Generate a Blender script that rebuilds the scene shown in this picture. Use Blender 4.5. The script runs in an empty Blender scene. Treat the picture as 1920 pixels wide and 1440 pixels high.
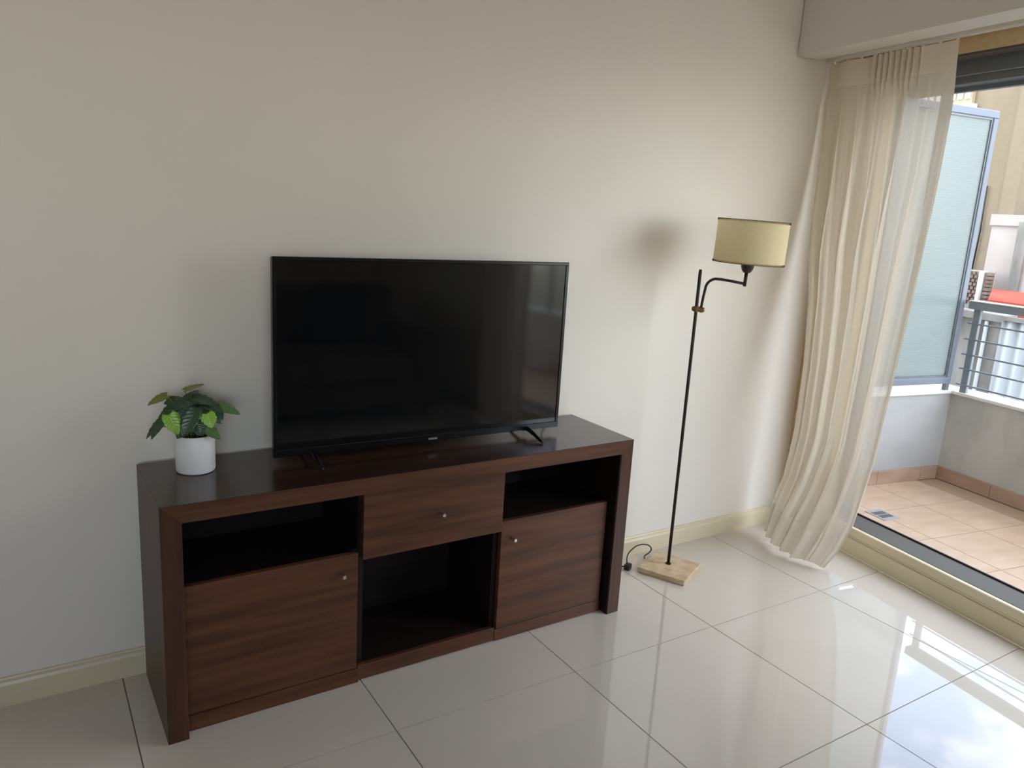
import bpy, bmesh, math, random
from mathutils import Matrix, Vector
random.seed(7)
S = bpy.context.scene
COL = S.collection

# ------------------------------------------------------------------ camera
F_PX, YAW, PITCH, ROLL = 1457.1, 0.5758, -0.2180, 0.0597
CAM = Vector((0.2249, -2.2707, 1.3795))
cy, sy, cp, sp = math.cos(YAW), math.sin(YAW), math.cos(PITCH), math.sin(PITCH)
fw = Vector((sy*cp, cy*cp, sp)); r0 = Vector((cy, -sy, 0)); u0 = r0.cross(fw)
c, s = math.cos(ROLL), math.sin(ROLL)
rv = c*r0 + s*u0; uv = -s*r0 + c*u0
cam_d = bpy.data.cameras.new('camera'); cam = bpy.data.objects.new('camera', cam_d); COL.objects.link(cam)
cam_d.sensor_width = 36; cam_d.lens = F_PX/1920*36; cam_d.clip_start = .02; cam_d.clip_end = 200
m = Matrix((rv, uv, -fw)).transposed().to_4x4(); m.translation = CAM
cam.matrix_world = m; S.camera = cam

# ------------------------------------------------------------------ sky, sun, exposure
TH = 0.1641                      # the window wall is not square to the television wall
WX = 3.3016
def srgb(r, g, b):
    f = lambda v: (v/255/12.92) if v/255 <= .04045 else ((v/255+.055)/1.055)**2.4
    return (f(r), f(g), f(b), 1)
w = bpy.data.worlds.new('sky'); S.world = w; w.use_nodes = True
nt = w.node_tree; nt.nodes.clear()
out = nt.nodes.new('ShaderNodeOutputWorld'); bg = nt.nodes.new('ShaderNodeBackground')
sky = nt.nodes.new('ShaderNodeTexSky'); sky.sky_type = 'NISHITA'; sky.sun_disc = False
sky.sun_elevation = math.radians(52); sky.sun_rotation = math.radians(-80); sky.air_density = 1.0; sky.dust_density = 1.0; sky.ozone_density = 1.0
tc = nt.nodes.new('ShaderNodeTexCoord'); nz = nt.nodes.new('ShaderNodeTexNoise')
nz.inputs['Scale'].default_value = 2.6; nz.inputs['Detail'].default_value = 7; nz.inputs['Roughness'].default_value = .58
mp = nt.nodes.new('ShaderNodeMapping'); mp.inputs['Scale'].default_value = (1, 1, 2.2); mp.inputs['Location'].default_value = (0, 8, 5)
rp = nt.nodes.new('ShaderNodeValToRGB'); rp.color_ramp.elements[0].position = .42; rp.color_ramp.elements[1].position = .66
mx = nt.nodes.new('ShaderNodeMix'); mx.data_type = 'RGBA'
mx.inputs['B'].default_value = (5.0, 5.0, 5.0, 1)
L = nt.links.new
L(tc.outputs['Generated'], mp.inputs['Vector']); L(mp.outputs['Vector'], nz.inputs['Vector']); L(nz.outputs['Fac'], rp.inputs['Fac'])
L(rp.outputs['Color'], mx.inputs['Factor']); dim = nt.nodes.new('ShaderNodeVectorMath'); dim.operation = 'SCALE'; dim.inputs['Scale'].default_value = .62
L(sky.outputs['Color'], dim.inputs[0]); L(dim.outputs['Vector'], mx.inputs['A']); L(mx.outputs['Result'], bg.inputs['Color'])
bg.inputs['Strength'].default_value = 1.0
L(bg.outputs['Background'], out.inputs['Surface'])
# no sun lamp: the courtyard lies in the shade of this building, only sky light comes in
S.view_settings.view_transform = 'Standard'; S.view_settings.look = 'None'; S.view_settings.gamma = 1
S.view_settings.use_curve_mapping = False; S.view_settings.exposure = 0.94
try:
    S.cycles.diffuse_bounces = 8; S.cycles.max_bounces = 16; S.cycles.transparent_max_bounces = 24; S.cycles.transmission_bounces = 12
    S.cycles.sample_clamp_indirect = 8; S.cycles.caustics_reflective = False
except Exception:
    pass

# ------------------------------------------------------------------ materials
def mat(name, col, rough=.5, spec=.5, metal=0, coat=0, noise=None, bump=None, sss=0):
    """noise=(scale xyz, colour2, lo, hi)  bump=(scale xyz, strength, distance)"""
    M = bpy.data.materials.new(name); M.use_nodes = True
    n = M.node_tree; b = n.nodes['Principled BSDF']
    b.inputs['Base Color'].default_value = col; b.inputs['Roughness'].default_value = rough
    b.inputs['Specular IOR Level'].default_value = spec; b.inputs['Metallic'].default_value = metal
    b.inputs['Coat Weight'].default_value = coat; b.inputs['Coat Roughness'].default_value = .12
    t = n.nodes.new('ShaderNodeTexCoord')
    def tex(scale, detail=5):
        mpp = n.nodes.new('ShaderNodeMapping'); mpp.inputs['Scale'].default_value = scale
        z = n.nodes.new('ShaderNodeTexNoise'); z.inputs['Scale'].default_value = 1; z.inputs['Detail'].default_value = detail
        n.links.new(t.outputs['Object'], mpp.inputs['Vector']); n.links.new(mpp.outputs['Vector'], z.inputs['Vector'])
        return z
    if noise:
        z = tex(noise[0]); rr = n.nodes.new('ShaderNodeValToRGB')
        rr.color_ramp.elements[0].position = noise[2]; rr.color_ramp.elements[1].position = noise[3]
        rr.color_ramp.elements[0].color = col; rr.color_ramp.elements[1].color = noise[1]
        n.links.new(z.outputs['Fac'], rr.inputs['Fac']); n.links.new(rr.outputs['Color'], b.inputs['Base Color'])
    if bump:
        z = tex(bump[0], 3); bb = n.nodes.new('ShaderNodeBump')
        bb.inputs['Strength'].default_value = bump[1]; bb.inputs['Distance'].default_value = bump[2]
        n.links.new(z.outputs['Fac'], bb.inputs['Height']); n.links.new(bb.outputs['Normal'], b.inputs['Normal'])
    return M

M = {}
M['wall'] = mat('warm_white_paint', srgb(226, 220, 209), .42, .3, noise=((.9, .9, .9), srgb(221, 215, 204), .35, .7), bump=((9, 9, 9), .06, .01))
M['soffit'] = mat('ceiling_paint', srgb(208, 204, 196), .6, .3)
M['ceiling'] = mat('ceiling_white', srgb(222, 219, 212), .7, .2)
M['grout'] = mat('grey_grout', srgb(128, 124, 116), .8, .2)
M['tile'] = mat('polished_porcelain', srgb(202, 194, 181), .018, 1.0, noise=((3, 3, 3), srgb(197, 189, 176), .3, .7))
M['tile'].node_tree.nodes['Principled BSDF'].inputs['IOR'].default_value = 1.52
M['cream'] = mat('cream_gloss_paint', srgb(214, 203, 172), .3, .45, noise=((2, 2, 2), srgb(205, 194, 163), .3, .7))
M['cream_wood'] = mat('pale_wood_paint', srgb(206, 186, 150), .5, .3, noise=((2, 40, 40), srgb(193, 170, 132), .3, .7))
M['alu'] = mat('grey_aluminium', srgb(112, 118, 122), .35, .5, metal=.55)
M['alu_rail'] = mat('grey_railing_paint', srgb(126, 135, 142), .45, .4, metal=.1)
M['alu_dark'] = mat('dark_track', srgb(84, 81, 74), .6, .3)
M['black_gap'] = mat('black_seal', srgb(22, 22, 22), .6, .3)
M['alu_light'] = mat('silver_paint', srgb(118, 126, 138), .4, .4, metal=.25)
M['white_rail'] = mat('white_plastic_track', srgb(222, 220, 214), .4, .4)
M['wood'] = mat('dark_stained_wood', srgb(64, 38, 25), .38, .28, noise=((2.2, 30, 34), srgb(98, 63, 44), .30, .74), bump=((6, 120, 130), .08, .002))
M['wood_v'] = mat('dark_stained_wood_upright', srgb(54, 32, 22), .38, .3, noise=((34, 30, 2.2), srgb(82, 52, 38), .30, .74), bump=((130, 120, 6), .08, .002))
M['wood_top'] = mat('dark_stained_wood_top', srgb(40, 26, 20), .22, .5, coat=.25, noise=((2.0, 32, 30), srgb(62, 41, 32), .32, .72))
M['wood_in'] = mat('dark_wood_inside_and_shadow', srgb(20, 14, 12), .5, .25, noise=((2.2, 30, 34), srgb(28, 19, 15), .30, .74))  # near-black inside wood; also carries the shade on the inner side sheets
M['steel'] = mat('brushed_steel', srgb(196, 194, 188), .28, .5, metal=1)
M['tv_plastic'] = mat('black_glossy_plastic', (.004, .0045, .006, 1), .22, .5)
M['tv_back'] = mat('black_matt_plastic', (.008, .008, .009, 1), .55, .4)
M['screen'] = mat('black_screen_glass', (.0045, .0048, .0054, 1), .065, .55)
M['logo'] = mat('silver_print', srgb(165, 168, 170), .35, .5, metal=.3)
M['iron'] = mat('dark_bronze_metal', srgb(40, 33, 29), .45, .5, metal=.5)
M['brass'] = mat('aged_brass', srgb(120, 92, 66), .38, .5, metal=.8)
M['bakelite'] = mat('dark_brown_plastic', srgb(38, 27, 27), .35, .5)
M['travertine'] = mat('beige_travertine', srgb(206, 184, 152), .45, .35, noise=((22, 22, 60), srgb(180, 152, 118), .38, .68), bump=((60, 60, 90), .25, .003))
M['stitch'] = mat('brown_leather_lace', srgb(104, 84, 56), .7, .2)
M['cable'] = mat('black_cable', srgb(32, 30, 28), .45, .4)
M['pot'] = mat('white_ceramic', srgb(226, 225, 223), .45, .4)
M['soil'] = mat('dark_soil', srgb(52, 38, 28), .95, .1, noise=((90, 90, 90), srgb(24, 17, 12), .4, .6), bump=((120, 120, 120), .8, .006))
def leafmat(nm, c1, c2):
    Mt = mat(nm, c1, .30, .45); n = Mt.node_tree; l = n.links.new; b = n.nodes['Principled BSDF']
    uvn = n.nodes.new('ShaderNodeUVMap'); sx = n.nodes.new('ShaderNodeSeparateXYZ'); l(uvn.outputs['UV'], sx.inputs[0])
    def mth(op, a, b_=None):
        k = n.nodes.new('ShaderNodeMath'); k.operation = op
        for i_, v_ in enumerate((a, b_)):
            if v_ is None: continue
            if isinstance(v_, (int, float)): k.inputs[i_].default_value = v_
            else: l(v_, k.inputs[i_])
        return k.outputs[0]
    q = mth('ABSOLUTE', sx.outputs['Y']); t_ = mth('SUBTRACT', mth('MULTIPLY', sx.outputs['X'], 7.0), mth('MULTIPLY', q, 1.6))
    fr = mth('ABSOLUTE', mth('SUBTRACT', mth('FRACT', mth('ADD', t_, 4.0)), .5))
    vein = mth('MAXIMUM', mth('LESS_THAN', fr, .07), mth('LESS_THAN', q, .05))
    z = n.nodes.new('ShaderNodeTexNoise'); z.inputs['Scale'].default_value = 55
    rr = n.nodes.new('ShaderNodeMix'); rr.data_type = 'RGBA'; rr.inputs['A'].default_value = c1; rr.inputs['B'].default_value = c2
    l(mth('ADD', mth('MULTIPLY', vein, .7), mth('MULTIPLY', z.outputs['Fac'], .35)), rr.inputs['Factor']); l(rr.outputs['Result'], b.inputs['Base Color'])
    bb = n.nodes.new('ShaderNodeBump'); bb.inputs['Strength'].default_value = .6; bb.inputs['Distance'].default_value = .0015; bb.invert = True
    l(mth('ABSOLUTE', mth('SUBTRACT', 1.0, fr)), bb.inputs['Height']); l(bb.outputs['Normal'], b.inputs['Normal'])
    return Mt
M['leaf_dark'] = leafmat('dark_green_leaf', srgb(38, 62, 42), srgb(76, 106, 74))
M['leaf_mid'] = leafmat('mid_green_leaf', srgb(66, 98, 52), srgb(112, 146, 86))
M['leaf_bright'] = leafmat('bright_green_leaf', srgb(112, 160, 38), srgb(172, 206, 104))
M['leaf_olive'] = leafmat('olive_green_leaf', srgb(104, 116, 44), srgb(134, 140, 60))
M['stem'] = mat('green_stem', srgb(112, 116, 60), .5, .3)
M['plaster'] = mat('grey_plaster', srgb(176, 177, 176), .8, .2, noise=((2.2, 2.2, 5), srgb(164, 165, 164), .35, .7), bump=((14, 14, 14), .2, .01))
M['plaster_b'] = mat('weathered_plaster', srgb(186, 186, 182), .85, .2, noise=((3.5, 3.5, 2.2), srgb(158, 158, 152), .42, .72), bump=((18, 18, 18), .25, .01))
M['coping'] = mat('pale_coping', srgb(214, 212, 208), .6, .3)
M['terra'] = mat('beige_ceramic', srgb(194, 169, 144), .35, .35, noise=((5, 16, 5), srgb(180, 152, 126), .36, .68))
M['terra_sk'] = mat('pinkish_ceramic', srgb(172, 147, 128), .45, .3, noise=((6, 6, 14), srgb(158, 132, 113), .36, .68))
M['terra_grout'] = mat('tan_grout', srgb(168, 142, 118), .9, .1)
M['drain'] = mat('grey_drain_plastic', srgb(152, 152, 150), .5, .4)
M['stucco'] = mat('beige_stucco', srgb(130, 118, 98), .9, .1, noise=((.9, .9, .35), srgb(146, 134, 114), .32, .7), bump=((9, 9, 9), .25, .03))
M['white_block'] = mat('white_painted_masonry', srgb(180, 172, 165), .9, .1, noise=((1.2, 1.2, 1.2), srgb(166, 156, 148), .4, .7))
M['awning'] = mat('red_canvas', srgb(170, 72, 56), .8, .2, noise=((1, 1, 9), srgb(182, 96, 80), .35, .7))
M['concrete'] = mat('grey_concrete', srgb(150, 147, 140), .9, .1, noise=((4, 4, 1.2), srgb(112, 108, 102), .4, .7))
M['corrugated'] = mat('pale_corrugated_sheet', srgb(168, 172, 172), .6, .3)
M['lattice'] = mat('brown_grey_brick', srgb(120, 104, 92), .9, .1, noise=((8, 8, 8), srgb(148, 130, 118), .35, .7))
M['shutter'] = mat('cream_shutter', srgb(176, 160, 130), .7, .2)
M['sofa'] = mat('grey_brown_upholstery', srgb(96, 88, 82), .9, .15, noise=((90, 90, 90), srgb(82, 75, 70), .35, .7))
M['cushion'] = mat('charcoal_fabric', srgb(34, 34, 36), .9, .15)
M['leg'] = mat('dark_wood_leg', srgb(44, 30, 22), .4, .4)
M['asphalt'] = mat('grey_ground', srgb(150, 146, 138), .95, .1)

def cloth(name, col, clear, trans):
    Mt = bpy.data.materials.new(name); Mt.use_nodes = True; n = Mt.node_tree; n.nodes.clear()
    o = n.nodes.new('ShaderNodeOutputMaterial'); d = n.nodes.new('ShaderNodeBsdfDiffuse'); t = n.nodes.new('ShaderNodeBsdfTranslucent')
    tr = n.nodes.new('ShaderNodeBsdfTransparent'); m1 = n.nodes.new('ShaderNodeMixShader'); m2 = n.nodes.new('ShaderNodeMixShader')
    tcn = n.nodes.new('ShaderNodeTexCoord'); mpp = n.nodes.new('ShaderNodeMapping'); mpp.inputs['Scale'].default_value = (160, 160, 420)
    z = n.nodes.new('ShaderNodeTexNoise'); z.inputs['Scale'].default_value = 1; z.inputs['Detail'].default_value = 2
    rr = n.nodes.new('ShaderNodeValToRGB'); rr.color_ramp.elements[0].position = .3; rr.color_ramp.elements[1].position = .7
    rr.color_ramp.elements[0].color = (col[0]*.9, col[1]*.9, col[2]*.88, 1); rr.color_ramp.elements[1].color = col
    d.inputs['Color'].default_value = col; t.inputs['Color'].default_value = col; tr.inputs['Color'].default_value = (1, 1, 1, 1)
    m1.inputs['Fac'].default_value = trans; m2.inputs['Fac'].default_value = clear
    l = n.links.new
    l(tcn.outputs['Object'], mpp.inputs['Vector']); l(mpp.outputs['Vector'], z.inputs['Vector']); l(z.outputs['Fac'], rr.inputs['Fac'])
    l(rr.outputs['Color'], d.inputs['Color']); l(rr.outputs['Color'], t.inputs['Color'])
    l(d.outputs[0], m1.inputs[1]); l(t.outputs[0], m1.inputs[2]); l(m1.outputs[0], m2.inputs[1]); l(tr.outputs[0], m2.inputs[2]); l(m2.outputs[0], o.inputs[0])
    return Mt
M['sheer'] = cloth('sheer_linen', srgb(235, 227, 212), .19, .27)
M['sheer2'] = cloth('doubled_linen', srgb(228, 219, 203), .01, .16)
M['hem'] = cloth('linen_hem', srgb(228, 220, 205), .03, .2)
M['shade'] = cloth('parchment', srgb(234, 222, 182), 0, .34)
M['bulb'] = mat('opal_bulb', srgb(235, 230, 220), .3, .5)
# wired, patterned glass of the balcony screen
def glassmat():
    Mt = bpy.data.materials.new('patterned_glass'); Mt.use_nodes = True; n = Mt.node_tree; n.nodes.clear(); l = n.links.new
    o = n.nodes.new('ShaderNodeOutputMaterial'); t = n.nodes.new('ShaderNodeBsdfTranslucent'); t.inputs['Color'].default_value = srgb(190, 197, 194)
    tr = n.nodes.new('ShaderNodeBsdfTransparent'); tr.inputs['Color'].default_value = srgb(206, 214, 210)
    g = n.nodes.new('ShaderNodeBsdfGlossy'); g.inputs['Roughness'].default_value = .25
    m1 = n.nodes.new('ShaderNodeMixShader'); m2 = n.nodes.new('ShaderNodeMixShader'); m2.inputs['Fac'].default_value = .07
    tcn = n.nodes.new('ShaderNodeTexCoord'); mpp = n.nodes.new('ShaderNodeMapping'); mpp.inputs['Scale'].default_value = (38, 1, 24)
    ck = n.nodes.new('ShaderNodeTexWave'); ck.inputs['Scale'].default_value = 1; ck.bands_direction = 'X'
    ck2 = n.nodes.new('ShaderNodeTexWave'); ck2.inputs['Scale'].default_value = 1; ck2.bands_direction = 'Z'
    ma = n.nodes.new('ShaderNodeMath'); ma.operation = 'MULTIPLY'; mr = n.nodes.new('ShaderNodeMapRange')
    mr.inputs['To Min'].default_value = .06; mr.inputs['To Max'].default_value = .40
    l(tcn.outputs['Object'], mpp.inputs['Vector']); l(mpp.outputs['Vector'], ck.inputs['Vector']); l(mpp.outputs['Vector'], ck2.inputs['Vector'])
    l(ck.outputs['Fac'], ma.inputs[0]); l(ck2.outputs['Fac'], ma.inputs[1]); l(ma.outputs[0], mr.inputs['Value']); l(mr.outputs[0], m1.inputs['Fac'])
    l(t.outputs[0], m1.inputs[1]); l(tr.outputs[0], m1.inputs[2]); l(m1.outputs[0], m2.inputs[1]); l(g.outputs[0], m2.inputs[2]); l(m2.outputs[0], o.inputs[0])
    return Mt
M['glass'] = glassmat()

# ------------------------------------------------------------------ helpers
def obj(name, me, material, parent=None):
    o = bpy.data.objects.new(name, me); COL.objects.link(o)
    if material is not None and not me.materials: me.materials.append(M[material])
    if parent is not None: o.parent = parent
    return o
def bm_obj(name, bm, material, parent=None, smooth=False):
    bmesh.ops.recalc_face_normals(bm, faces=bm.faces)
    me = bpy.data.meshes.new(name); bm.to_mesh(me); bm.free()
    if smooth:
        for p in me.polygons: p.use_smooth = True
    return obj(name, me, material, parent)
def add_box(bm, x0, x1, y0, y1, z0, z1):
    v = [bm.verts.new((x, y, z)) for x in (x0, x1) for y in (y0, y1) for z in (z0, z1)]
    for f in ((0, 1, 3, 2), (4, 6, 7, 5), (0, 4, 5, 1), (2, 3, 7, 6), (0, 2, 6, 4), (1, 5, 7, 3)): bm.faces.new([v[i] for i in f])
    return v
def box(name, x0, x1, y0, y1, z0, z1, material, parent=None, bevel=0, seg=1):
    bm = bmesh.new(); add_box(bm, x0, x1, y0, y1, z0, z1)
    if bevel: bmesh.ops.bevel(bm, geom=bm.edges[:], offset=bevel, segments=seg, affect='EDGES', profile=.5)
    return bm_obj(name, bm, material, parent)
def add_tube(bm, pts, rad, n=10, cap=True):
    pts = [Vector(p) for p in pts]; rings = []; ref = None
    for i, p in enumerate(pts):
        t = (pts[min(i+1, len(pts)-1)] - pts[max(i-1, 0)]).normalized()
        if ref is None: ref = Vector((0, 0, 1)) if abs(t.z) < .9 else Vector((1, 0, 0))
        a = t.cross(ref).normalized(); b = a.cross(t).normalized(); ref = b
        rr = rad[i] if isinstance(rad, (list, tuple)) else rad
        rings.append([bm.verts.new(p + rr*(math.cos(2*math.pi*k/n)*a + math.sin(2*math.pi*k/n)*b)) for k in range(n)])
    for A, B in zip(rings, rings[1:]):
        for k in range(n): bm.faces.new((A[k], A[(k+1) % n], B[(k+1) % n], B[k]))
    if cap: bm.faces.new(rings[0][::-1]); bm.faces.new(rings[-1])
def tube(name, pts, rad, material, parent=None, n=10):
    bm = bmesh.new(); add_tube(bm, pts, rad, n); o = bm_obj(name, bm, material, parent)
    for p in o.data.polygons: p.use_smooth = len(p.vertices) == 4
    return o
def lathe(name, prof, material, parent=None, n=40, loc=(0, 0, 0)):
    bm = bmesh.new(); rings = []
    for r, z in prof:
        rings.append([bm.verts.new((loc[0]+r*math.cos(2*math.pi*k/n), loc[1]+r*math.sin(2*math.pi*k/n), loc[2]+z)) for k in range(n)])
    for A, B in zip(rings, rings[1:]):
        for k in range(n): bm.faces.new((A[k], A[(k+1) % n], B[(k+1) % n], B[k]))
    if prof[0][0] > 1e-4: bm.faces.new(rings[0][::-1])
    if prof[-1][0] > 1e-4: bm.faces.new(rings[-1])
    bmesh.ops.remove_doubles(bm, verts=bm.verts, dist=1e-6)
    o = bm_obj(name, bm, material, parent)
    for p in o.data.polygons: p.use_smooth = len(p.vertices) <= 4
    mod = o.modifiers.new('edges', 'EDGE_SPLIT'); mod.split_angle = math.radians(40)
    return o
def extrude_profile(name, prof, x0, x1, material, parent=None):
    """profile in (y,z), extruded along x"""
    bm = bmesh.new(); A = [bm.verts.new((x0, y, z)) for y, z in prof]; B = [bm.verts.new((x1, y, z)) for y, z in prof]; n = len(prof)
    for k in range(n): bm.faces.new((A[k], A[(k+1) % n], B[(k+1) % n], B[k]))
    bm.faces.new(A[::-1]); bm.faces.new(B)
    return bm_obj(name, bm, material, parent)
def prism(name, poly, z0, z1, material, parent=None):
    bm = bmesh.new(); A = [bm.verts.new((x, y, z0)) for x, y in poly]; B = [bm.verts.new((x, y, z1)) for x, y in poly]; n = len(poly)
    for k in range(n): bm.faces.new((A[k], A[(k+1) % n], B[(k+1) % n], B[k]))
    bm.faces.new(A[::-1]); bm.faces.new(B)
    return bm_obj(name, bm, material, parent)
def empty(name, loc=(0, 0, 0), rz=0):
    o = bpy.data.objects.new(name, None); COL.objects.link(o); o.location = loc; o.rotation_euler = (0, 0, rz); o.empty_display_size = .1
    return o
def tag(o, label=None, cat=None, group=None, kind=None):
    if label: o['label'] = label
    if cat: o['category'] = cat
    if group: o['group'] = group
    if kind: o['kind'] = kind
    return o
def win(o):
    """put an object built as (outward d, -s along the wall, z) into the window wall's own frame"""
    o.location = (WX, 0, 0); o.rotation_euler = (0, 0, -TH); return o
def wbox(name, d0, d1, s0, s1, z0, z1, material, parent=None, bevel=0):
    o = box(name, d0, d1, -s1, -s0, z0, z1, material, parent, bevel)
    return o if parent is not None else win(o)
def clip(poly, nx, ny, k):
    """keep nx*x+ny*y <= k"""
    res = []
    for i in range(len(poly)):
        a, b = poly[i], poly[(i+1) % len(poly)]; da, db = nx*a[0]+ny*a[1]-k, nx*b[0]+ny*b[1]-k
        if da <= 0: res.append(a)
        if da*db < 0:
            t = da/(da-db); res.append((a[0]+t*(b[0]-a[0]), a[1]+t*(b[1]-a[1])))
    return res
STRUCT = lambda o, label=None: tag(o, label, kind='structure')

# ------------------------------------------------------------------ room shell
XL, YF, YW, ZC = -1.75, -4.25, 0.006, 2.55
NX, NY = math.cos(TH), -math.sin(TH); NK = NX*WX            # window wall line  NX*x+NY*y = NK (+d)
room = clip([(XL, YF), (4.5, YF), (4.5, YW), (XL, YW)], NX, NY, NK)
floor = STRUCT(prism('floor', room, -.06, -.0025, 'grout'), 'polished off-white porcelain tile floor of the living room')
T, TX, TY, G = .6, 2.2114, -.5916, .0016
full = None
for i in range(-8, 4):
    for j in range(-2, 8):
        x0, x1, y1, y0 = TX+i*T+G, TX+(i+1)*T-G, TY-j*T+T-G-T, TY-j*T-T+G
        poly0 = [(x0, y0), (x1, y0), (x1, y1), (x0, y1)]
        poly = clip(clip(clip(clip(poly0, NX, NY, NK-.001), 0, 1, YW-.004), 0, -1, -YF-.004), -1, 0, -XL-.004)
        if len(poly) < 3: continue
        cx, cyy = (x0+x1)/2, (y0+y1)/2
        if poly == poly0 and full is not None: t = obj('floor_tile', full, None, floor)
        else:
            t = prism('floor_tile', [(x-cx, y-cyy) for x, y in poly], -.02, 0, 'tile', floor)
            if poly == poly0:
                full = t.data
        t.location = (cx, cyy, 0)
STRUCT(prism('ceiling', clip([(XL-.2, YF-.2), (5, YF-.2), (5, YW+.2), (XL-.2, YW+.2)], NX, NY, NK+.15), ZC, ZC+.25, 'ceiling'), 'white ceiling of the living room')
STRUCT(prism('wall_back', clip([(XL-.2, YW), (5, YW), (5, YW+.2), (XL-.2, YW+.2)], NX, NY, NK+.15), -.06, ZC, 'wall'), 'plain warm white wall behind the television')
STRUCT(box('wall_left', XL-.2, XL, YF-.2, YW, -.06, ZC, 'wall'), 'plain white side wall far from the window')
WA, WB, WZ0, WZ1 = -1.55, .50, .90, 2.15                    # second window, unseen, added behind the photographer for fill light
bm = bmesh.new()
add_box(bm, XL, WA, YF-.2, YF, -.06, ZC); add_box(bm, WB, 2.72, YF-.2, YF, -.06, ZC)
add_box(bm, WA, WB, YF-.2, YF, -.06, WZ0); add_box(bm, WA, WB, YF-.2, YF, WZ1, ZC)
STRUCT(bm_obj('wall_front', bm, 'wall'), 'white wall behind the sofa')
w1 = tag(empty('fill_window_1', (0, YF, 0)), 'wide aluminium framed window added behind the photographer for fill light', kind='structure')
for a, b, e, f in ((WA, WB, WZ0, WZ0+.05), (WA, WB, WZ1-.05, WZ1), (WA, WA+.05, WZ0+.05, WZ1-.05), (WB-.05, WB, WZ0+.05, WZ1-.05), (-.63, -.57, WZ0+.05, WZ1-.05)):
    box('window_frame', a, b, -.12, -.06, e, f, 'alu', w1)
box('window_sill', WA-.05, WB+.05, -.06, .04, WZ0-.03, WZ0, 'coping', w1)
SE = 2.62                                                   # far end of the balcony door opening
STRUCT(wbox('wall_right', 0, .15, SE, 4.36, -.06, ZC, 'wall'), 'white wall beside the balcony door')
STRUCT(wbox('trim_1', -.30, -.18, .05, 4.3, 2.068, ZC, 'soffit'), 'pale painted beam running above the curtain')
tr2 = STRUCT(wbox('trim_2', 0, .15, -.01, SE, 2.037, ZC, 'cream_wood'), 'pale wooden lintel over the balcony door')
STRUCT(wbox('trim_3', -.18, 0, -.0, 4.3, 2.10, ZC, 'cream_wood'), 'pale wooden pocket that hides the curtain rail')
bbp = lambda t, h: [(0, 0), (-t, 0), (-t, h*.80), (-t*.85, h*.90), (-t*.45, h*.95), (-t*.35, h), (0, h)]
bb = extrude_profile('baseboard_back', bbp(.021, .077), XL+.01, 3.266, 'cream'); bb.location = (0, YW, 0); STRUCT(bb, 'cream baseboard along the television wall')
bl = extrude_profile('baseboard_left', bbp(.02, .077), 0, 4.2, 'cream'); bl.rotation_euler = (0, 0, math.pi/2); bl.location = (XL, YF, 0); STRUCT(bl)
# balcony door: step, track, head and jambs
door = win(empty('door_1')); tag(door, 'aluminium framed balcony door opening with cream step below', kind='structure')
wbox('step_board', 0, .03, .02, 4.3, 0, .074, 'cream', door, .003)
wbox('step_moulding', .006, .03, .02, SE, .074, .084, 'cream', door, .002)
wbox('step_upper_board', .003, .03, .02, SE, .084, .122, 'cream', door, .003)
wbox('step_core', .03, .155, -.01, SE, -.06, .112, 'cream', door)
bm = bmesh.new()
add_box(bm, .022, .15, -SE, 0, .112, .124)
bm_obj('bottom_track', bm, 'alu_dark', door)
wbox('track_seal', .15, .158, 0, SE, .10, .130, 'black_gap', door)
wbox('head_frame', .085, .15, 0, SE, 1.945, 2.005, 'alu', door, .004)
wbox('head_frame_groove', .075, .085, 0, SE, 1.975, 2.037, 'alu', door, .003)
wbox('head_drip', .14, .165, 0, SE, 1.930, 1.950, 'alu', door)
wbox('shutter_slot', .0, .075, 0, SE, 2.030, 2.0375, 'alu_dark', door)
wbox('jamb_panel', .0, .13, -.018, .255, .124, 2.037, 'cream_wood', door, .004)
wbox('jamb', .07, .15, .255, .285, .124, 2.037, 'alu', door, .003)
wbox('jamb', .0, .15, SE-.02, SE, .124, 2.037, 'alu', door, .003)

# ------------------------------------------------------------------ balcony
ZB, DW, SW = .04, 1.28, -.175
bf = STRUCT(wbox('balcony_floor', .15, DW, SW, 4.4, -.06, ZB-.003, 'terra_grout'), 'beige ceramic tile floor of the balcony')
tile_me = None
P = .33
for i in range(-1, 13):
    for j in range(0, 5):
        s0, s1 = .145+i*P+.0015, .145+(i+1)*P-.0015
        d0, d1 = .785-(j-1)*P-P+.0015, .785-(j-1)*P-.0015
        a0, a1, b0, b1 = max(s0, SW), min(s1, 4.4), max(d0, .159), min(d1, DW)
        if a1-a0 < .01 or b1-b0 < .01: continue
        whole = abs(a1-a0-(s1-s0)) < 1e-6 and abs(b1-b0-(d1-d0)) < 1e-6
        cs, cd = (s0+s1)/2, (d0+d1)/2
        if whole and tile_me is not None: t = obj('balcony_tile', tile_me, None, bf)
        else:
            t = box('balcony_tile', b0-cd, b1-cd, -(a1-cs), -(a0-cs), -.012, 0, 'terra', bf)
            if whole: tile_me = t.data
        t.location = (cd, -cs, ZB)
sw_ = STRUCT(wbox('wall_balcony_side', .15, DW+.14, SW-.14, SW, -.06, .535, 'plaster'), 'low grey plaster wall under the balcony glass screen')
wbox('coping', .15, DW+.14, SW-.15, SW+.012, .535, .553, 'coping', sw_, .003)
fw_ = STRUCT(wbox('wall_balcony_front', DW, DW+.14, SW, 4.4, -.06, .535, 'plaster_b'), 'low weathered grey parapet wall of the balcony')
wbox('coping', DW-.012, DW+.15, SW+.012, 4.4, .535, .553, 'coping', fw_, .003)
k = SW
while k < 3.4:                                              # skirting tiles along the parapet
    wbox('skirting_tile', DW-.010, DW, max(k, SW+.01), k+.328, ZB, ZB+.076, 'terra_sk', fw_, .0015); k += .33
k = .15
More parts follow.
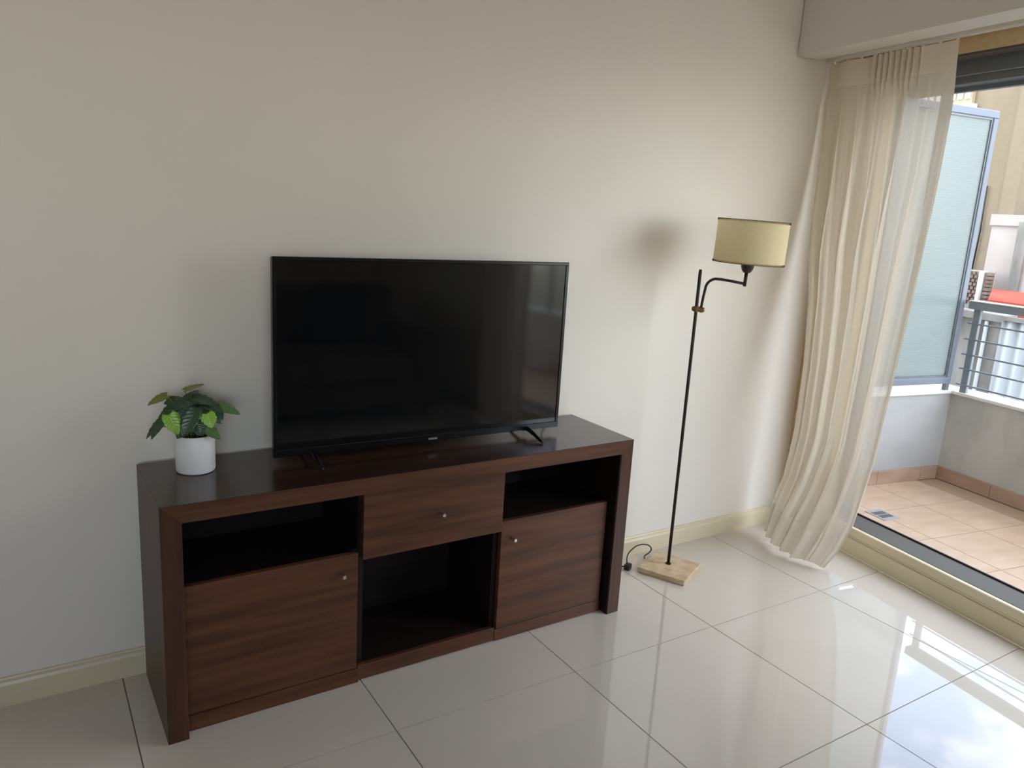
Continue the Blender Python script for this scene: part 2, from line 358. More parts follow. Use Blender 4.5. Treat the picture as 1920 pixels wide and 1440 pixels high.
while k < DW-.01:
    wbox('skirting_tile', k, min(k+.328, DW-.010), SW, SW+.010, ZB, ZB+.076, 'terra_sk', sw_, .0015); k += .33
# drain
dr = win(empty('floor_drain')); dr.location = Matrix.Rotation(-TH, 4, 'Z') @ Vector((.462, -.19, ZB)) + Vector((WX, 0, 0))
tag(dr, 'small square grey floor drain set in the balcony tiles', 'drain')
box('frame', -.052, .052, -.062, .062, -.001, .003, 'drain', dr, .001)
for a in range(6):
    for b in (-1, 1):
        box('slot', -.036+a*.013, -.029+a*.013, .004 if b > 0 else -.036, .036 if b > 0 else -.004, .0031, .0036, 'black_gap', dr)
# balcony screen of patterned glass
sc = win(empty('glass_screen')); tag(sc, 'tall balcony divider of patterned glass in a grey aluminium frame', 'screen')
DS0, DS1, ZS0, ZS1 = .17, 1.262, .59, 2.03
for nm, a in (('top_rail', (DS0, DS1, ZS1-.038, ZS1)), ('bottom_rail', (DS0, DS1, ZS0, ZS0+.036))):
    wbox(nm, a[0], a[1], SW-.03, SW, a[2], a[3], 'alu_light', sc, .003)
for a in ((DS0, DS0+.036), (DS1-.036, DS1)):
    wbox('stile', a[0], a[1], SW-.03, SW, ZS0+.036, ZS1-.038, 'alu_light', sc, .003)
bm = bmesh.new()
for (a, b, z0, z1) in ((DS0+.036, DS0+.046, ZS0+.036, ZS1-.038), (DS1-.046, DS1-.036, ZS0+.036, ZS1-.038)): add_box(bm, a, b, -SW+.006, -SW+.020, z0, z1)
add_box(bm, DS0+.046, DS1-.046, -SW+.006, -SW+.020, ZS1-.048, ZS1-.038); add_box(bm, DS0+.046, DS1-.046, -SW+.006, -SW+.020, ZS0+.036, ZS0+.046)
bm_obj('glazing_bead', bm, 'alu', sc)
wbox('glass_pane', DS0+.03, DS1-.03, SW-.018, SW-.012, ZS0+.03, ZS1-.03, 'glass', sc)
for d in (.4, 1.23): wbox('foot', d, d+.03, SW-.025, SW-.005, .553, ZS0, 'alu', sc)
# railing
rl = win(empty('balcony_railing')); tag(rl, 'grey metal railing with five thin horizontal bars on the parapet', 'railing')
wbox('handrail', DW-.02, DW+.05, SW+.02, 4.4, 1.012, 1.052, 'alu_rail', rl, .004)
wbox('handrail_cap', DW-.022, DW+.052, SW+.02, 4.4, 1.052, 1.057, 'coping', rl)
for s_ in (-.115, 1.1, 2.3, 3.5): wbox('post', DW+.005, DW+.025, s_-.02, s_+.02, .553, 1.012, 'alu_rail', rl, .002)
for z in (.596, .684, .764, .848, .934):
    wbox('bar', DW-.004, DW+.004, SW+.02, 4.4, z-.004, z+.004, 'alu_rail', rl)
rs = win(empty('neighbour_railing')); tag(rs, 'grey handrail of the next balcony seen through the patterned glass', 'railing')
wbox('handrail', DW-.02, DW+.05, SW-4, SW-.16, 1.0, 1.05, 'alu_rail', rs)
wbox('bar', DW-.004, DW+.004, SW-4, SW-.16, .84, .85, 'alu_rail', rs); wbox('bar', DW-.004, DW+.004, SW-4, SW-.16, .69, .70, 'alu_rail', rs)
for s_ in (-1.6, -3.0): wbox('post', DW, DW+.03, s_, s_+.04, .535, 1.0, 'alu_rail', rs)
STRUCT(wbox('wall_balcony_next', DW, DW+.14, SW-4, SW-.15, -.06, .535, 'plaster_b'), 'parapet of the next balcony beyond the glass screen')
STRUCT(wbox('wall_outside', .15, .30, SW-9, SW-.02, -3.2, 2.55, 'plaster'), 'outer wall of the building beyond the glass screen')
STRUCT(wbox('wall_sky_blocker', .0, .15, SW-9, 9, 2.82, 13, 'plaster'), 'unseen outer wall added above to shade the houses across')  # added out of view to keep sky light off the houses across
STRUCT(wbox('wall_lower', .15, DW, SW-9, 9, -3.2, -.06, 'plaster'), 'outer wall of the storeys below')

# ------------------------------------------------------------------ houses across
GZ = -3.2
gr = STRUCT(wbox('ground', 1.5, 26, -26, 22, GZ-.2, GZ, 'asphalt'), 'pale ground of the courtyard below')
ab = win(empty('apartment_building')); tag(ab, 'tall beige stucco building across the courtyard with cream louvred window', 'building')
bm = bmesh.new(); add_box(bm, 9.0, 11.9, 5.376, 15, GZ, 4.9)
bm_obj('wall', bm, 'stucco', ab)
wbox('pilaster', 8.94, 9.0, -5.62, -5.376, GZ, 4.9, 'stucco', ab)
wbox('roof_edge', 8.9, 12.0, -15.1, -5.3, 4.9, 5.0, 'coping', ab)
wn = wbox('window', 8.93, 9.0, -7.6, -6.40, 3.46, 4.5, 'shutter', ab)
for i in range(9): wbox('shutter_slat', 8.90, 8.93, -7.55+i*.13, -7.47+i*.13, 3.54, 4.42, 'coping', wn)
wbox('window_sill', 8.88, 9.0, -7.66, -6.34, 3.38, 3.46, 'coping', wn)
tube('cable', [(8.97, 5.90, 2.2), (8.97, 5.88, 1.5), (8.97, 5.92, .3)], .012, 'cable', ab)
wh = win(empty('white_house')); tag(wh, 'white painted house with grey window frame behind red awning', 'building')
wbox('wall', 8.6, 8.93, -5.43, 4, GZ, 1.60, 'white_block', wh)
wbox('parapet_cap', 8.57, 8.93, -5.45, 4.03, 1.60, 1.76, 'white_block', wh)
w2 = wbox('window', 8.52, 8.6, -4.80, -3.6, .60, 1.55, 'white_block', wh)
for a in ((-4.94, -4.78), (-3.66, -3.54)): wbox('window_frame', 8.48, 8.6, a[0], a[1], .52, 1.66, 'concrete', w2)
wbox('window_frame', 8.48, 8.6, -4.78, -3.66, .52, .60, 'concrete', w2)
bb2 = win(empty('background_house')); tag(bb2, 'bright white house wall rising behind the white painted house', 'building')
wbox('wall', 12.2, 15, -9, 9, GZ, 5.2, 'white_block', bb2); wbox('roof_edge', 12.1, 15.1, -9, 9.1, 5.2, 5.3, 'coping', bb2)
wbox('pilaster', 12.14, 12.2, -7.4, -7.1, GZ, 5.2, 'coping', bb2)
aw = win(empty('awning')); tag(aw, 'red canvas awning in front of white house', 'awning')
bm = bmesh.new(); vs = [bm.verts.new(p) for p in ((8.24, 4.98, .69), (8.24, 2.2, .69), (7.6, 2.2, .58), (7.6, 4.56, .58), (8.24, 4.98, .67), (8.24, 2.2, .67), (7.6, 2.2, .56), (7.6, 4.56, .56))]
for f in ((0, 1, 2, 3), (7, 6, 5, 4), (0, 3, 7, 4), (3, 2, 6, 7), (2, 1, 5, 6), (1, 0, 4, 5)): bm.faces.new([vs[i] for i in f])
bm_obj('canvas', bm, 'awning', aw)
wbox('valance', 7.58, 7.6, -4.56, -2.2, .38, .58, 'awning', aw)
for s_ in (-4.5, -2.3): wbox('arm', 7.6, 8.24, s_, s_+.04, .50, .54, 'coping', aw)
lt = win(empty('brick_lattice')); tag(lt, 'small brown brick lattice beside the red awning', 'lattice')
wbox('post', 8.25, 8.40, -5.24, -5.19, GZ, .93, 'coping', lt)
for i in range(9):
    for j in range(6):
        if (i+j) % 1 == 0:
            wbox('brick', 8.30, 8.38, -5.66+j*.07-(.03 if i % 2 else 0), -5.66+j*.07+.045-(.03 if i % 2 else 0), .42+i*.056, .42+i*.056+.042, 'lattice', lt)
for i in range(9): wbox('brick', 8.30, 8.38, -5.18, -5.09, .42+i*.056, .42+i*.056+.042, 'lattice', lt)
wbox('base', 8.28, 8.42, -5.90, -5.08, GZ, .42, 'concrete', lt); wbox('backing', 8.39, 8.41, -5.86, -5.09, .42, .93, 'white_block', lt)
cw = win(empty('courtyard_wall')); tag(cw, 'stained concrete courtyard wall below the brick lattice', 'wall')
wbox('wall', 6.0, 6.15, -9, -3.19, GZ, .47, 'concrete', cw); wbox('coping', 5.95, 6.2, -9, -3.17, .47, .55, 'concrete', cw)
for s_ in (-3.5, -3.36): tube('drainpipe', [(5.97, -s_, GZ), (5.97, -s_, .46)], .022, 'corrugated', cw, 8)
cf = win(empty('corrugated_fence')); tag(cf, 'pale corrugated sheet fence behind the balcony railing', 'fence')
bm = bmesh.new(); n = 240; A = []
for i in range(n+1):
    s_ = -3.17+i*.025; d = 5.95+.022*math.sin(2*math.pi*i/6)
    A.append([bm.verts.new((d, -s_, z)) for z in (GZ, .50)] + [bm.verts.new((d+.01, -s_, z)) for z in (GZ, .50)])
for a, b in zip(A, A[1:]):
    bm.faces.new((a[0], b[0], b[1], a[1])); bm.faces.new((a[2], a[3], b[3], b[2])); bm.faces.new((a[1], b[1], b[3], a[3]))
bm_obj('sheet', bm, 'corrugated', cf, True)
wbox('top_rail', 5.92, 5.98, -3.16, 2.8, .50, .55, 'concrete', cf)

# ------------------------------------------------------------------ sideboard
CW, CD, CH, CX, CYF, CA = 1.500, .352, .6445, .4775, -.3766, .0125
cab = empty('sideboard', (CX, CYF, 0), CA)
tag(cab, 'dark-stained wooden media sideboard with two doors, one drawer and open compartments', 'sideboard')
FT = .050                                                    # frame thickness
def prism_xz(name, poly, y0, y1, material, parent, bevel=0):
    bm = bmesh.new(); A = [bm.verts.new((x, y0, z)) for x, z in poly]; B = [bm.verts.new((x, y1, z)) for x, z in poly]; n = len(poly)
    for k in range(n): bm.faces.new((A[k], A[(k+1) % n], B[(k+1) % n], B[k]))
    bm.faces.new(A[::-1]); bm.faces.new(B)
    if bevel: bmesh.ops.bevel(bm, geom=bm.edges[:], offset=bevel, segments=1, affect='EDGES')
    return bm_obj(name, bm, material, parent)
mitre = [(0, CH), (CW, CH), (CW-FT, CH-.047), (FT, CH-.047)]
prism_xz('top_panel', mitre, 0, CD, 'wood_top', cab, .0008)
prism_xz('top_edge', [(.0004, CH-.0008), (CW-.0004, CH-.0008), (CW-FT, CH-.047), (FT, CH-.047)], -.0015, .0, 'wood', cab)
prism_xz('side_panel', [(0, 0), (FT, 0), (FT, CH-.047), (0, CH)], 0, CD, 'wood_v', cab, .0008)
prism_xz('side_panel', [(CW-FT, 0), (CW, 0), (CW, CH), (CW-FT, CH-.047)], 0, CD, 'wood_v', cab, .0008)
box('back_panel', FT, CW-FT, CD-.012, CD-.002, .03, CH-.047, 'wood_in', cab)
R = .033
box('side_shadow_sheet', CW-FT-.003, CW-FT, .003, CD-.012, .0, CH-.047, 'wood_in', cab)  # added dark sheets: shade of the inner side faces put into colour
box('side_shadow_sheet', FT, FT+.003, R+.02, CD-.012, .048, CH-.047, 'wood_in', cab)
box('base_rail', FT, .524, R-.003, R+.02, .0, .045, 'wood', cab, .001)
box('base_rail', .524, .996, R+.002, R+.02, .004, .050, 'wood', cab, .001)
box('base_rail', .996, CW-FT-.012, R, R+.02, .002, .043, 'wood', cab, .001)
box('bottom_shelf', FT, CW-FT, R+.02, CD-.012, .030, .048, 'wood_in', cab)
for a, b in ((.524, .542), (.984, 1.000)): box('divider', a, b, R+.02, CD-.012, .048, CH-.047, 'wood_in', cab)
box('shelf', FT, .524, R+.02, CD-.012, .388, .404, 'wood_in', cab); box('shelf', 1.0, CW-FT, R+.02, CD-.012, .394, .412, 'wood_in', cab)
def knob(px, pz, y, parent):
    o = tube('knob', [(px, y, pz), (px, y-.004, pz), (px, y-.022, pz), (px, y-.024, pz)], [.0050, .0050, .0058, .0052], 'steel', parent, 16); return o
dl = box('door', FT+.001, .519, R, R+.019, .047, .411, 'wood', cab, .001); knob(.470, .356, R, dl)
drr = box('door', 1.001, 1.434, R, R+.019, .045, .419, 'wood', cab, .001); knob(1.042, .357, R, drr)
dw = box('drawer', .531, .999, R-.006, R+.014, .389, .5955, 'wood', cab, .001); knob(.776, .490, R-.006, dw)
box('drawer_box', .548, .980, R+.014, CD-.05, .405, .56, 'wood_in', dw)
box('hinge', .506, .522, R+.02, R+.05, .404, .416, 'bakelite', cab)

# ------------------------------------------------------------------ television
VA = -.017; VX, VY, VZ0, VZ1, VW = .8045, -.1755, .6665, 1.2271, .9675
tv = empty('television', (VX, VY, CH), VA); tag(tv, 'black flat-screen television on two splayed feet, standing on the sideboard', 'television')
z0, z1 = VZ0-CH, VZ1-CH; VH = z1-z0
bz, bb_ = .011, .020
box('bezel', 0, bz, 0, .012, z0+bb_, z1-bz, 'tv_plastic', tv, .001)
box('bezel', VW-bz, VW, 0, .012, z0+bb_, z1-bz, 'tv_plastic', tv, .001)
box('bezel', 0, VW, 0, .012, z1-bz, z1, 'tv_plastic', tv, .0015)
bt = box('bezel', 0, VW, -.001, .012, z0, z0+bb_, 'tv_plastic', tv, .0015)
box('screen', bz, VW-bz, .003, .010, z0+bb_, z1-bz, 'screen', tv)
bm = bmesh.new(); add_box(bm, .004, VW-.004, .012, .032, z0+.004, z1-.004); v = add_box(bm, .14, VW-.14, .032, .075, z0+.03, z0+.36)
bm_obj('back_housing', bm, 'tv_back', tv)
box('infrared_receiver', .475, .503, .0, .012, z0-.006, z0, 'tv_plastic', tv, .001)
tx = bpy.data.curves.new('logo', 'FONT'); tx.body = 'enova'; tx.size = .0125; tx.align_x = 'CENTER'; tx.extrude = .0003; tx.offset = .0002
to = bpy.data.objects.new('tmp', tx); COL.objects.link(to); bpy.context.view_layer.update()
lm = bpy.data.meshes.new_from_object(to); bpy.data.objects.remove(to); lm.materials.clear()
lo = obj('logo', lm, 'logo', bt); lo.location = (.492, -.0016, z0+.0040); lo.rotation_euler = (math.pi/2, 0, 0)
for fx in (.108, .842):
    ft = None
    bm = bmesh.new()
    for sg in (-1, 1):
        top = Vector((fx, .018+sg*.014, z0+.006)); foot = Vector((fx+(.004 if sg < 0 else -.004), .012+sg*.100, .0055))
        add_tube(bm, [top, top.lerp(foot, .5)+Vector((0, 0, .002)), foot, foot+Vector((0, sg*.006, -.0015))], [.008, .0065, .0042, .0032], 8)
    bm_obj('stand_foot', bm, 'tv_plastic', tv, True)
    bm = bmesh.new(); add_box(bm, fx-.012, fx+.012, .004, .032, z0-.004, z0+.01); bm_obj('stand_bracket', bm, 'tv_plastic', tv)
tube('cable', [(1.0-VX+.76, .06, z0+.1), (1.02-VX+.77, .12, .12), (1.03-VX+.78, .152, .05), (1.04-VX+.80, .164, .01)], .003, 'cable', tv, 8)

# ------------------------------------------------------------------ plant
PX, PY = .607, -.131
pl = empty('potted_plant', (PX, PY, CH)); tag(pl, 'small bushy green artificial plant in a white cylinder pot on the sideboard', 'plant')
PR, PH = .0505, .1035
lathe('pot', [(0, 0), (PR-.006, 0), (PR-.002, .002), (PR, .007), (PR, PH-.002), (PR-.0015, PH), (PR-.004, PH), (PR-.005, PH-.003), (PR-.005, PH-.02), (0, PH-.02)], 'pot', pl, 56)
lathe('soil', [(PR-.0055, PH-.020), (PR-.0055, PH-.012), (.03, PH-.008), (.012, PH-.005), (0, PH-.004)], 'soil', pl, 28)
az = math.atan2(PX-CAM.x, PY-CAM.y)
ra = Vector((math.cos(az), -math.sin(az), 0)); to_v = Vector((-math.sin(az), -math.cos(az), 0)); up = Vector((0, 0, 1))
def V(zx, zy, cc): return ra*((zx-700)*.0002) + up*(PH-.002+(812-zy)*.0002) + to_v*cc
def leaf(base, tip, width, matname, face, droop=.18, notch=.16, cup=.12):
    base, tip = Vector(base), Vector(tip); d = tip-base; Ln = d.length; X = d.normalized()
    nrm = Vector(face).normalized(); nrm = (nrm - nrm.dot(X)*X).normalized(); Yv = nrm.cross(X)
    NL, NW = 22, 6; bm = bmesh.new(); rows = []; uvl = bm.loops.layers.uv.new('UVMap'); pm = {}
    for i in range(NL+1):
        t = i/NL
        h = (math.sin(math.pi*min(1, t*.93+.07)**.72))**.75*(1-.18*t) if t < 1 else 0.0
        saw = (t*4.6+.15) % 1.0
        row = []
        for j in range(NW+1):
            q = -1+2*j/NW
            cut = 1-notch*max(0, 1-abs(saw-.5)*3.2)*(abs(q)**3) if .18 < t < .9 else 1
            back = -.13*abs(q)**1.5*(1-t)**2                 # heart-shaped lobes behind the stalk
            w_ = h*q*width/2*cut
            p = base + X*(Ln*(t+back+.10*abs(q)*(t*(1-t)))) + Yv*w_ + nrm*(-droop*Ln*(t-.35)**2 + cup*width*abs(q)**1.6*.5 - .02*Ln*math.sin(t*28)*abs(q)*.3)
            vv = bm.verts.new(p); pm[vv] = (t, q); row.append(vv)
        rows.append(row)
    for a, b in zip(rows, rows[1:]):
        for j in range(NW):
            f_ = bm.faces.new((a[j], a[j+1], b[j+1], b[j]))
            for lp_ in f_.loops: lp_[uvl].uv = pm[lp_.vert]
    bmesh.ops.remove_doubles(bm, verts=bm.verts, dist=2e-5)
    bmesh.ops.solidify(bm, geom=bm.faces[:], thickness=.0006)
    return bm_obj('leaf', bm, matname, pl, True)
vf = to_v
LV = [ # base px, tip px, width, depth towards viewer, material, facing
 ((378, 250), (148, 352), 175, .012, .030, 'leaf_olive', up*1.0+vf*.45+ra*-.2, .10),
 ((598, 214), (836, 150), 150, -.01, -.02, 'leaf_olive', up*1.0+vf*.30-ra*.35, .10),
 ((1010, 425), (1282, 545), 170, .0, .015, 'leaf_mid', up*.8+vf*.7, .10),
 ((690, 318), (420, 425), 250, .01, .035, 'leaf_dark', up*1.0+vf*.55-ra*.1, .25),
 ((690, 305), (1010, 400), 240, .0, .02, 'leaf_dark', up*1.0+vf*.45+ra*.2, .25),
 ((395, 470), (505, 725), 235, .045, .060, 'leaf_bright', vf*1.0+up*.45+ra*.15, .15),
 ((715, 420), (545, 740), 250, .050, .072, 'leaf_dark', vf*1.0+up*.4-ra*.2, .18),
 ((850, 470), (915, 648), 240, .050, .068, 'leaf_bright', vf*.9+up*.6+ra*.35, .15),
 ((360, 500), (165, 806), 165, .020, .035, 'leaf_dark', vf*.8+up*.5-ra*.6, .15),
 ((310, 590), (102, 828), 150, .0, .008, 'leaf_dark', vf*.6+up*.6-ra*.7, .15),
 ((845, 690), (1012, 828), 190, .035, .048, 'leaf_mid', vf*.8+up*.6+ra*.3, .15),
 ((1000, 470), (1055, 625), 130, .005, .012, 'leaf_dark', vf*.7+up*.4+ra*.6, .15),
 ((735, 590), (775, 765), 230, .040, .055, 'leaf_dark', vf*1.0+up*.3, .12),
 ((610, 640), (480, 790), 190, .038, .050, 'leaf_dark', vf*1.0+up*.4-ra*.3, .15),
 ((810, 590), (860, 740), 190, .030, .045, 'leaf_mid', vf*1.0+up*.3+ra*.3, .15),
 ((470, 345), (330, 405), 130, -.02, -.02, 'leaf_dark', vf*.8+up*.8, .15),
 ((850, 385), (1050, 475), 200, .015, .030, 'leaf_dark', up*.9+vf*.7+ra*.2, .2),
 ((520, 385), (285, 500), 210, .02, .035, 'leaf_dark', up*.8+vf*.8-ra*.3, .2),
 ((640, 380), (560, 560), 230, .030, .050, 'leaf_dark', vf*.9+up*.6, .2),
 ((790, 400), (930, 560), 220, .020, .035, 'leaf_dark', vf*.8+up*.6+ra*.3, .2),
 ((560, 560), (640, 740), 210, .020, .035, 'leaf_mid', vf*1.0+up*.3, .12),
 ((640, 330), (760, 260), 220, -.02, -.05, 'leaf_dark', up*.9-vf*.2, .2),
 ((560, 400), (400, 330), 200, -.02, -.05, 'leaf_dark', up*.9+vf*.1, .2),
 ((880, 520), (1040, 700), 170, -.01, -.01, 'leaf_dark', vf*.8+up*.4+ra*.4, .2),
 ((420, 560), (330, 690), 180, .0, .005, 'leaf_dark', vf*.9+up*.4, .2),
 ((700, 480), (700, 330), 240, -.01, -.03, 'leaf_dark', vf*.9+up*.5, .2),
]
for i, (b, t, wd, c0, c1, mn, fc, dr_) in enumerate(LV):
    base = V(*b, c0)
    lf = leaf(base, V(*t, c1), wd*.0002, mn, fc, dr_)
    root = Vector((random.uniform(-.02, .02), random.uniform(-.02, .02), PH-.008))
    mid = root.lerp(base, .55) + up*.010
    tube('stalk', [root, mid, base-(V(*t, c1)-base)*.02, base+(V(*t, c1)-base)*.10], [.0013, .0012, .0010, .0007], 'stem', lf, 6)

# ------------------------------------------------------------------ floor lamp
lp = empty('floor_lamp', (2.385, -.193, 0)); tag(lp, 'slender dark metal floor lamp with parchment drum shade and square stone base', 'lamp')
LO = Vector((2.385, -.193, 0))
b_ = box('base', -.098, .098, -.098, .098, 0, .022, 'travertine', lp, .002); b_.rotation_euler = (0, 0, .449)
PB = Vector((2.390, -.179, 0))-LO
tube('pole', [PB+up*.022, PB+up*.6, PB+up*1.195, PB+up*1.210], [.0064, .0064, .0064, .0050], 'iron', lp, 14)
lathe('collar', [(.0, 0), (.011, 0), (.011, .004), (.007, .006), (0, .006)], 'iron', lp, 20, PB+up*.022)
AD = Vector((.69, -.72, 0)).normalized()
cl = bmesh.new(); add_tube(cl, [PB-AD*.017+up*1.062, PB-AD*.012+up*1.062, PB+AD*.0+up*1.062, PB+AD*.026+up*1.060, PB+AD*.031+up*1.060], [.006, .0095, .011, .0095, .006], 12)
bm_obj('clamp', cl, 'brass', lp, True)
lathe('clamp_ring', [(.0066, -.010), (.0105, -.010), (.0105, .010), (.0066, .010)], 'brass', lp, 20, PB+up*1.062)
a0 = PB+AD*.018
arm = [a0+up*1.050, a0+up*1.075, a0+AD*.003+up*1.11, a0+AD*.007+up*1.140]
for k in range(1, 8):
    q = k/8*math.pi/2; arm.append(a0+AD*(.007+.040*(1-math.cos(q)))+up*(1.140+.040*math.sin(q)))
arm += [a0+AD*.060+up*1.179, a0+AD*.10+up*1.175, a0+AD*.146+up*1.169]
tube('arm', arm, .0052, 'iron', lp, 12)
j = a0+AD*.146+up*1.160
tlt = (AD*.03+up).normalized()
tube('joint', [j, j+tlt*.02, j+tlt*.052], .0064, 'iron', lp, 14)
sk = lathe('socket', [(0, 0), (.012, 0), (.019, .008), (.0235, .022), (.0240, .040), (.017, .044), (.017, .075), (0, .075)], 'bakelite', lp, 28)
rotq = Vector((0, 0, 1)).rotation_difference(tlt)
sk.location = j+tlt*.050; sk.rotation_mode = 'QUATERNION'; sk.rotation_quaternion = rotq
bu = lathe('bulb', [(0, 0), (.013, .0), (.015, .012), (.028, .035), (.030, .052), (.022, .072), (0, .081)], 'bulb', lp, 24)
bu.location = j+tlt*.122; bu.rotation_mode = 'QUATERNION'; bu.rotation_quaternion = rotq
SR, SH = .1265, .157
sb = j+tlt*.083
shd = empty('x'); bpy.data.objects.remove(shd)
bm = bmesh.new(); n = 64; A = [[bm.verts.new((r*math.cos(2*math.pi*k/n), r*math.sin(2*math.pi*k/n), z)) for k in range(n)] for r, z in ((SR, 0), (SR, SH/2), (SR, SH))]
for p_, q_ in zip(A, A[1:]):
    for k in range(n): bm.faces.new((p_[k], p_[(k+1) % n], q_[(k+1) % n], q_[k]))
sh = bm_obj('shade', bm, 'shade', lp, True); sh.location = sb
tl2 = (AD*.024+up).normalized(); sh.rotation_mode = 'QUATERNION'; sh.rotation_quaternion = up.rotation_difference(tl2)
bm = bmesh.new()
for z in (.0015, SH-.0015):
    add_tube(bm, [((SR+.0005)*Vector((math.cos(2*math.pi*k/n), math.sin(2*math.pi*k/n), 0)))+up*z for k in range(n+1)], .0013, 6, False)
    for k in range(120):
        a = 2*math.pi*k/120; rd = Vector((math.cos(a), math.sin(a), 0)); tg = Vector((-math.sin(a), math.cos(a), 0)); dz = .006 if z < .05 else -.006
        add_tube(bm, [rd*(SR+.0012)+up*(z-dz*.25)-tg*.0005, rd*(SR+.0016)+up*(z+dz)+tg*.0022], .0010, 4)
st = bm_obj('rim_stitching', bm, 'stitch', sh); st['kind'] = 'stuff'
bm = bmesh.new()
for k in range(3):
    a = 2*math.pi*k/3+.5; add_tube(bm, [(.016*math.cos(a), .016*math.sin(a), .010), (SR*math.cos(a), SR*math.sin(a), .012)], .0012, 6)
bm_obj('shade_carrier', bm, 'iron', sh)
# cable with its inline switch
cb = [(2.352, -.080, .010), (2.366, -.062, .012), (2.395, -.060, .018), (2.408, -.060, .032), (2.394, -.060, .052), (2.359, -.060, .065), (2.320, -.062, .067), (2.287, -.068, .058), (2.258, -.080, .050), (2.240, -.095, .042), (2.236, -.102, .026), (2.234, -.108, .016)]
def smooth(pts, it=3):
    pts = [Vector(p) for p in pts]
    for _ in range(it):
        q = [pts[0]]
        for a, b in zip(pts, pts[1:]): q += [a.lerp(b, .25), a.lerp(b, .75)]
        pts = q+[pts[-1]]
    return pts
tube('cable', [p-LO for p in smooth(cb)], .0027, 'cable', lp, 8)
tube('cable', [p-LO for p in smooth([(2.226, -.104, .012), (2.20, -.085, .006), (2.14, -.06, .004), (2.08, -.05, .004), (2.03, -.045, .004)])], .0027, 'cable', lp, 8)
sw2 = box('switch', -.017, .017, -.012, .012, 0, .023, 'cable', lp, .004, 2); sw2.location = Vector((2.234, -.112, .001))-LO; sw2.rotation_euler = (0, 0, .5)
box('rocker', -.007, .007, -.006, .006, .0225, .0255, 'bakelite', sw2, .001)

# ------------------------------------------------------------------ curtains
def interp(tab, z):
    tab = sorted(tab)
    if z <= tab[0][0]: return tab[0][1]
    for (a, b), (c_, d_) in zip(tab, tab[1:]):
        if z <= c_:
            t = (z-a)/(c_-a); return b+(d_-b)*t
    return tab[-1][1]
SL = [(2.08, .020), (1.9, .030), (1.67, .055), (1.3, .110), (1.09, .160), (.81, .205), (.53, .228), (.315, .225), (.176, .192), (.087, .180), (.0, .172)]
SR_ = [(2.08, .632), (1.84, .655), (1.3, .662), (.86, .655), (.5, .640), (.22, .600), (.10, .570), (.0, .520)]
DL = [(2.08, -.10), (1.6, -.11), (1.09, -.14), (.53, -.18), (.2, -.205), (0, -.215)]
DR = [(2.08, -.10), (1.6, -.115), (.86, -.165), (.22, -.195), (0, -.235)]
ZT, ZHB = 2.064, 1.962
ss = lambda a, b, x: (lambda t: t*t*(3-2*t))(min(1, max(0, (x-a)/(b-a))))
def curtain_pt(u, v, mirror=None):
    zbot = .012 + .020*(1-u)+.006*math.sin(u*17)
    z = ZT + (zbot-ZT)*v
    if mirror: sl, sr, dl_, dr_ = mirror(z)
    else: sl, sr, dl_, dr_ = interp(SL, z), interp(SR_, z), interp(DL, z), interp(DR, z)
    # cloth is gathered in the middle of the heading and opens out below
    low = ss(1.96, 1.2, z)
    hd = 1-ss(1.90, 1.99, z) if z < 1.99 else 0
    s_ = sl+(sr-sl)*u
    d_ = dl_+(dr_-dl_)*u
    d_ += -.075*math.sin(math.pi*min(1, u*1.05))**1.0*ss(.55, .0, z)       # foot of the cloth blown into the room
    ph = 2*math.pi*(6.4*u + .45*math.sin(2.6*u+.9) + .12*math.sin(2.2*z))
    amp = .010 + .034*low*(1-.45*u) - .008*ss(.3, 0, z)
    fold = .65*math.sin(ph)+.28*math.sin(2.3*ph+1.2+z*.8)+.6*(1-2*abs(math.sin(ph/2+.5))**.8)
    edge = min(1, u/.04, (1-u)/.05)
    fold *= .35+.65*edge
    d_ += amp*fold*(hd*.9+.1)
    s_ += .5*amp*math.cos(ph)*edge*hd
    # pencil pleats
    pg = ss(.36, .40, u)*(1-ss(.735, .775, u))
    d_ += .016*pg*math.cos(2*math.pi*(u-.38)/.0445)*ss(1.87, 1.955, z)
    wv = (1-pg)*(1-hd)
    d_ += wv*(.010*math.sin(u*21+1) if u < .4 else .003*math.sin(u*30))
    return (d_, -s_, z)
def cloth_patch(name, u0, u1, v0, v1, nu, nv, material, parent, off=0, mirror=None):
    bm = bmesh.new(); rows = []
    for j_ in range(nv+1):
        rows.append([bm.verts.new(Vector(curtain_pt(u0+(u1-u0)*i/nu, v0+(v1-v0)*j_/nv, mirror))+Vector((off, 0, 0))) for i in range(nu+1)])
    for a, b in zip(rows, rows[1:]):
        for i in range(nu): bm.faces.new((a[i], a[i+1], b[i+1], b[i]))
    o = bm_obj(name, bm, material, parent, True); return o
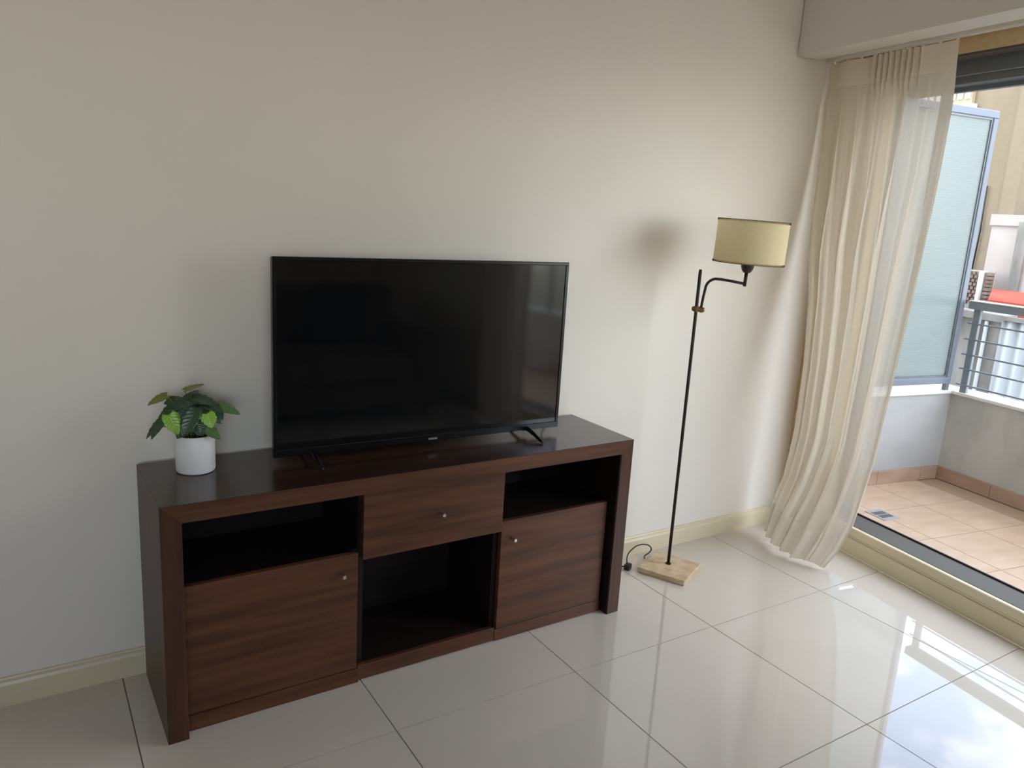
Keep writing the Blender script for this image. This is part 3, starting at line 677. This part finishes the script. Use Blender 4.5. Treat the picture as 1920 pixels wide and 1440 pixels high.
def curtain(label, mirror=None):
    cu = win(empty('curtain')); tag(cu, label, 'curtain', 'sheer curtains of the balcony door')
    vh = (ZT-ZHB)/(ZT-.02); vb = .93; ur = .925
    cloth_patch('header_tape', 0, 1, 0, vh, 260, 10, 'sheer2', cu, 0, mirror)
    cloth_patch('sheer_panel', .012, ur, vh, vb, 200, 120, 'sheer', cu, 0, mirror)
    cloth_patch('bottom_hem', .012, ur, vb, 1, 200, 10, 'hem', cu, 0, mirror)
    cloth_patch('side_hem', ur, 1, vh, 1, 16, 130, 'hem', cu, 0, mirror)
    cloth_patch('side_hem', 0, .012, vh, 1, 4, 130, 'hem', cu, 0, mirror)
    return cu
curtain('long sheer cream curtain hanging beside the floor lamp')
def mir(z): return (2.62+.0*z, 2.12+.03*math.sin(z*2), -.10, -.10-.03*(2-z))
curtain('long sheer curtain at far end of the balcony door, reflected in the television', mir)
cr = win(empty('curtain_rail')); tag(cr, 'white curtain track fixed under the pocket above the balcony door', 'rail')
bm = bmesh.new(); add_box(bm, -.112, -.088, -2.62, -.02, 2.082, 2.1); add_box(bm, -.112, -.106, -2.62, -.02, 2.072, 2.082); add_box(bm, -.094, -.088, -2.62, -.02, 2.072, 2.082)
bm_obj('track', bm, 'white_rail', cr)
for s_ in [.04+.072*i for i in range(9)] + [2.14+.07*i for i in range(7)]: wbox('glider', -.094, -.088, s_-.004, s_+.004, 2.066, 2.073, 'white_rail', cr)

# ------------------------------------------------------------------ sofa, seen as a reflection in the screen
sf = empty('sofa', (1.62, -3.05, 0)); tag(sf, 'grey-brown fabric sofa facing the television, seen reflected in its screen', 'sofa')
box('frame', -.86, .86, -.42, .40, .09, .27, 'sofa', sf, .02, 2)
for a in (-.86, .70): box('armrest', a, a+.18, -.42, .42, .09, .58, 'sofa', sf, .04, 3)
box('backrest', -.86, .86, -.60, -.38, .09, .80, 'sofa', sf, .05, 3)
for a in (-.67, .005): box('seat_cushion', a, a+.67, -.36, .44, .27, .43, 'sofa', sf, .04, 3)
for a in (-.67, .005): box('back_cushion', a, a+.67, -.40, -.20, .43, .82, 'sofa', sf, .05, 3)
for x in (-.8, .8):
    for y in (-.5, .34): tube('leg', [(x, y, 0), (x, y, .1)], [.018, .024], 'leg', sf, 10)
for x, rz, lb in ((-.40, .2, 'dark square pillow at the far end of the reflected sofa'), (.32, -.15, 'dark square pillow nearer the window on the reflected sofa')):
    pw = box('throw_pillow', -.22, .22, -.06, .06, -.2, .2, 'cushion', None, .055, 3); pw.location = (1.62+x, -3.12, .655); pw.rotation_euler = (-.18, 0, rz)
    tag(pw, lb, 'pillow', 'dark pillows on the sofa')
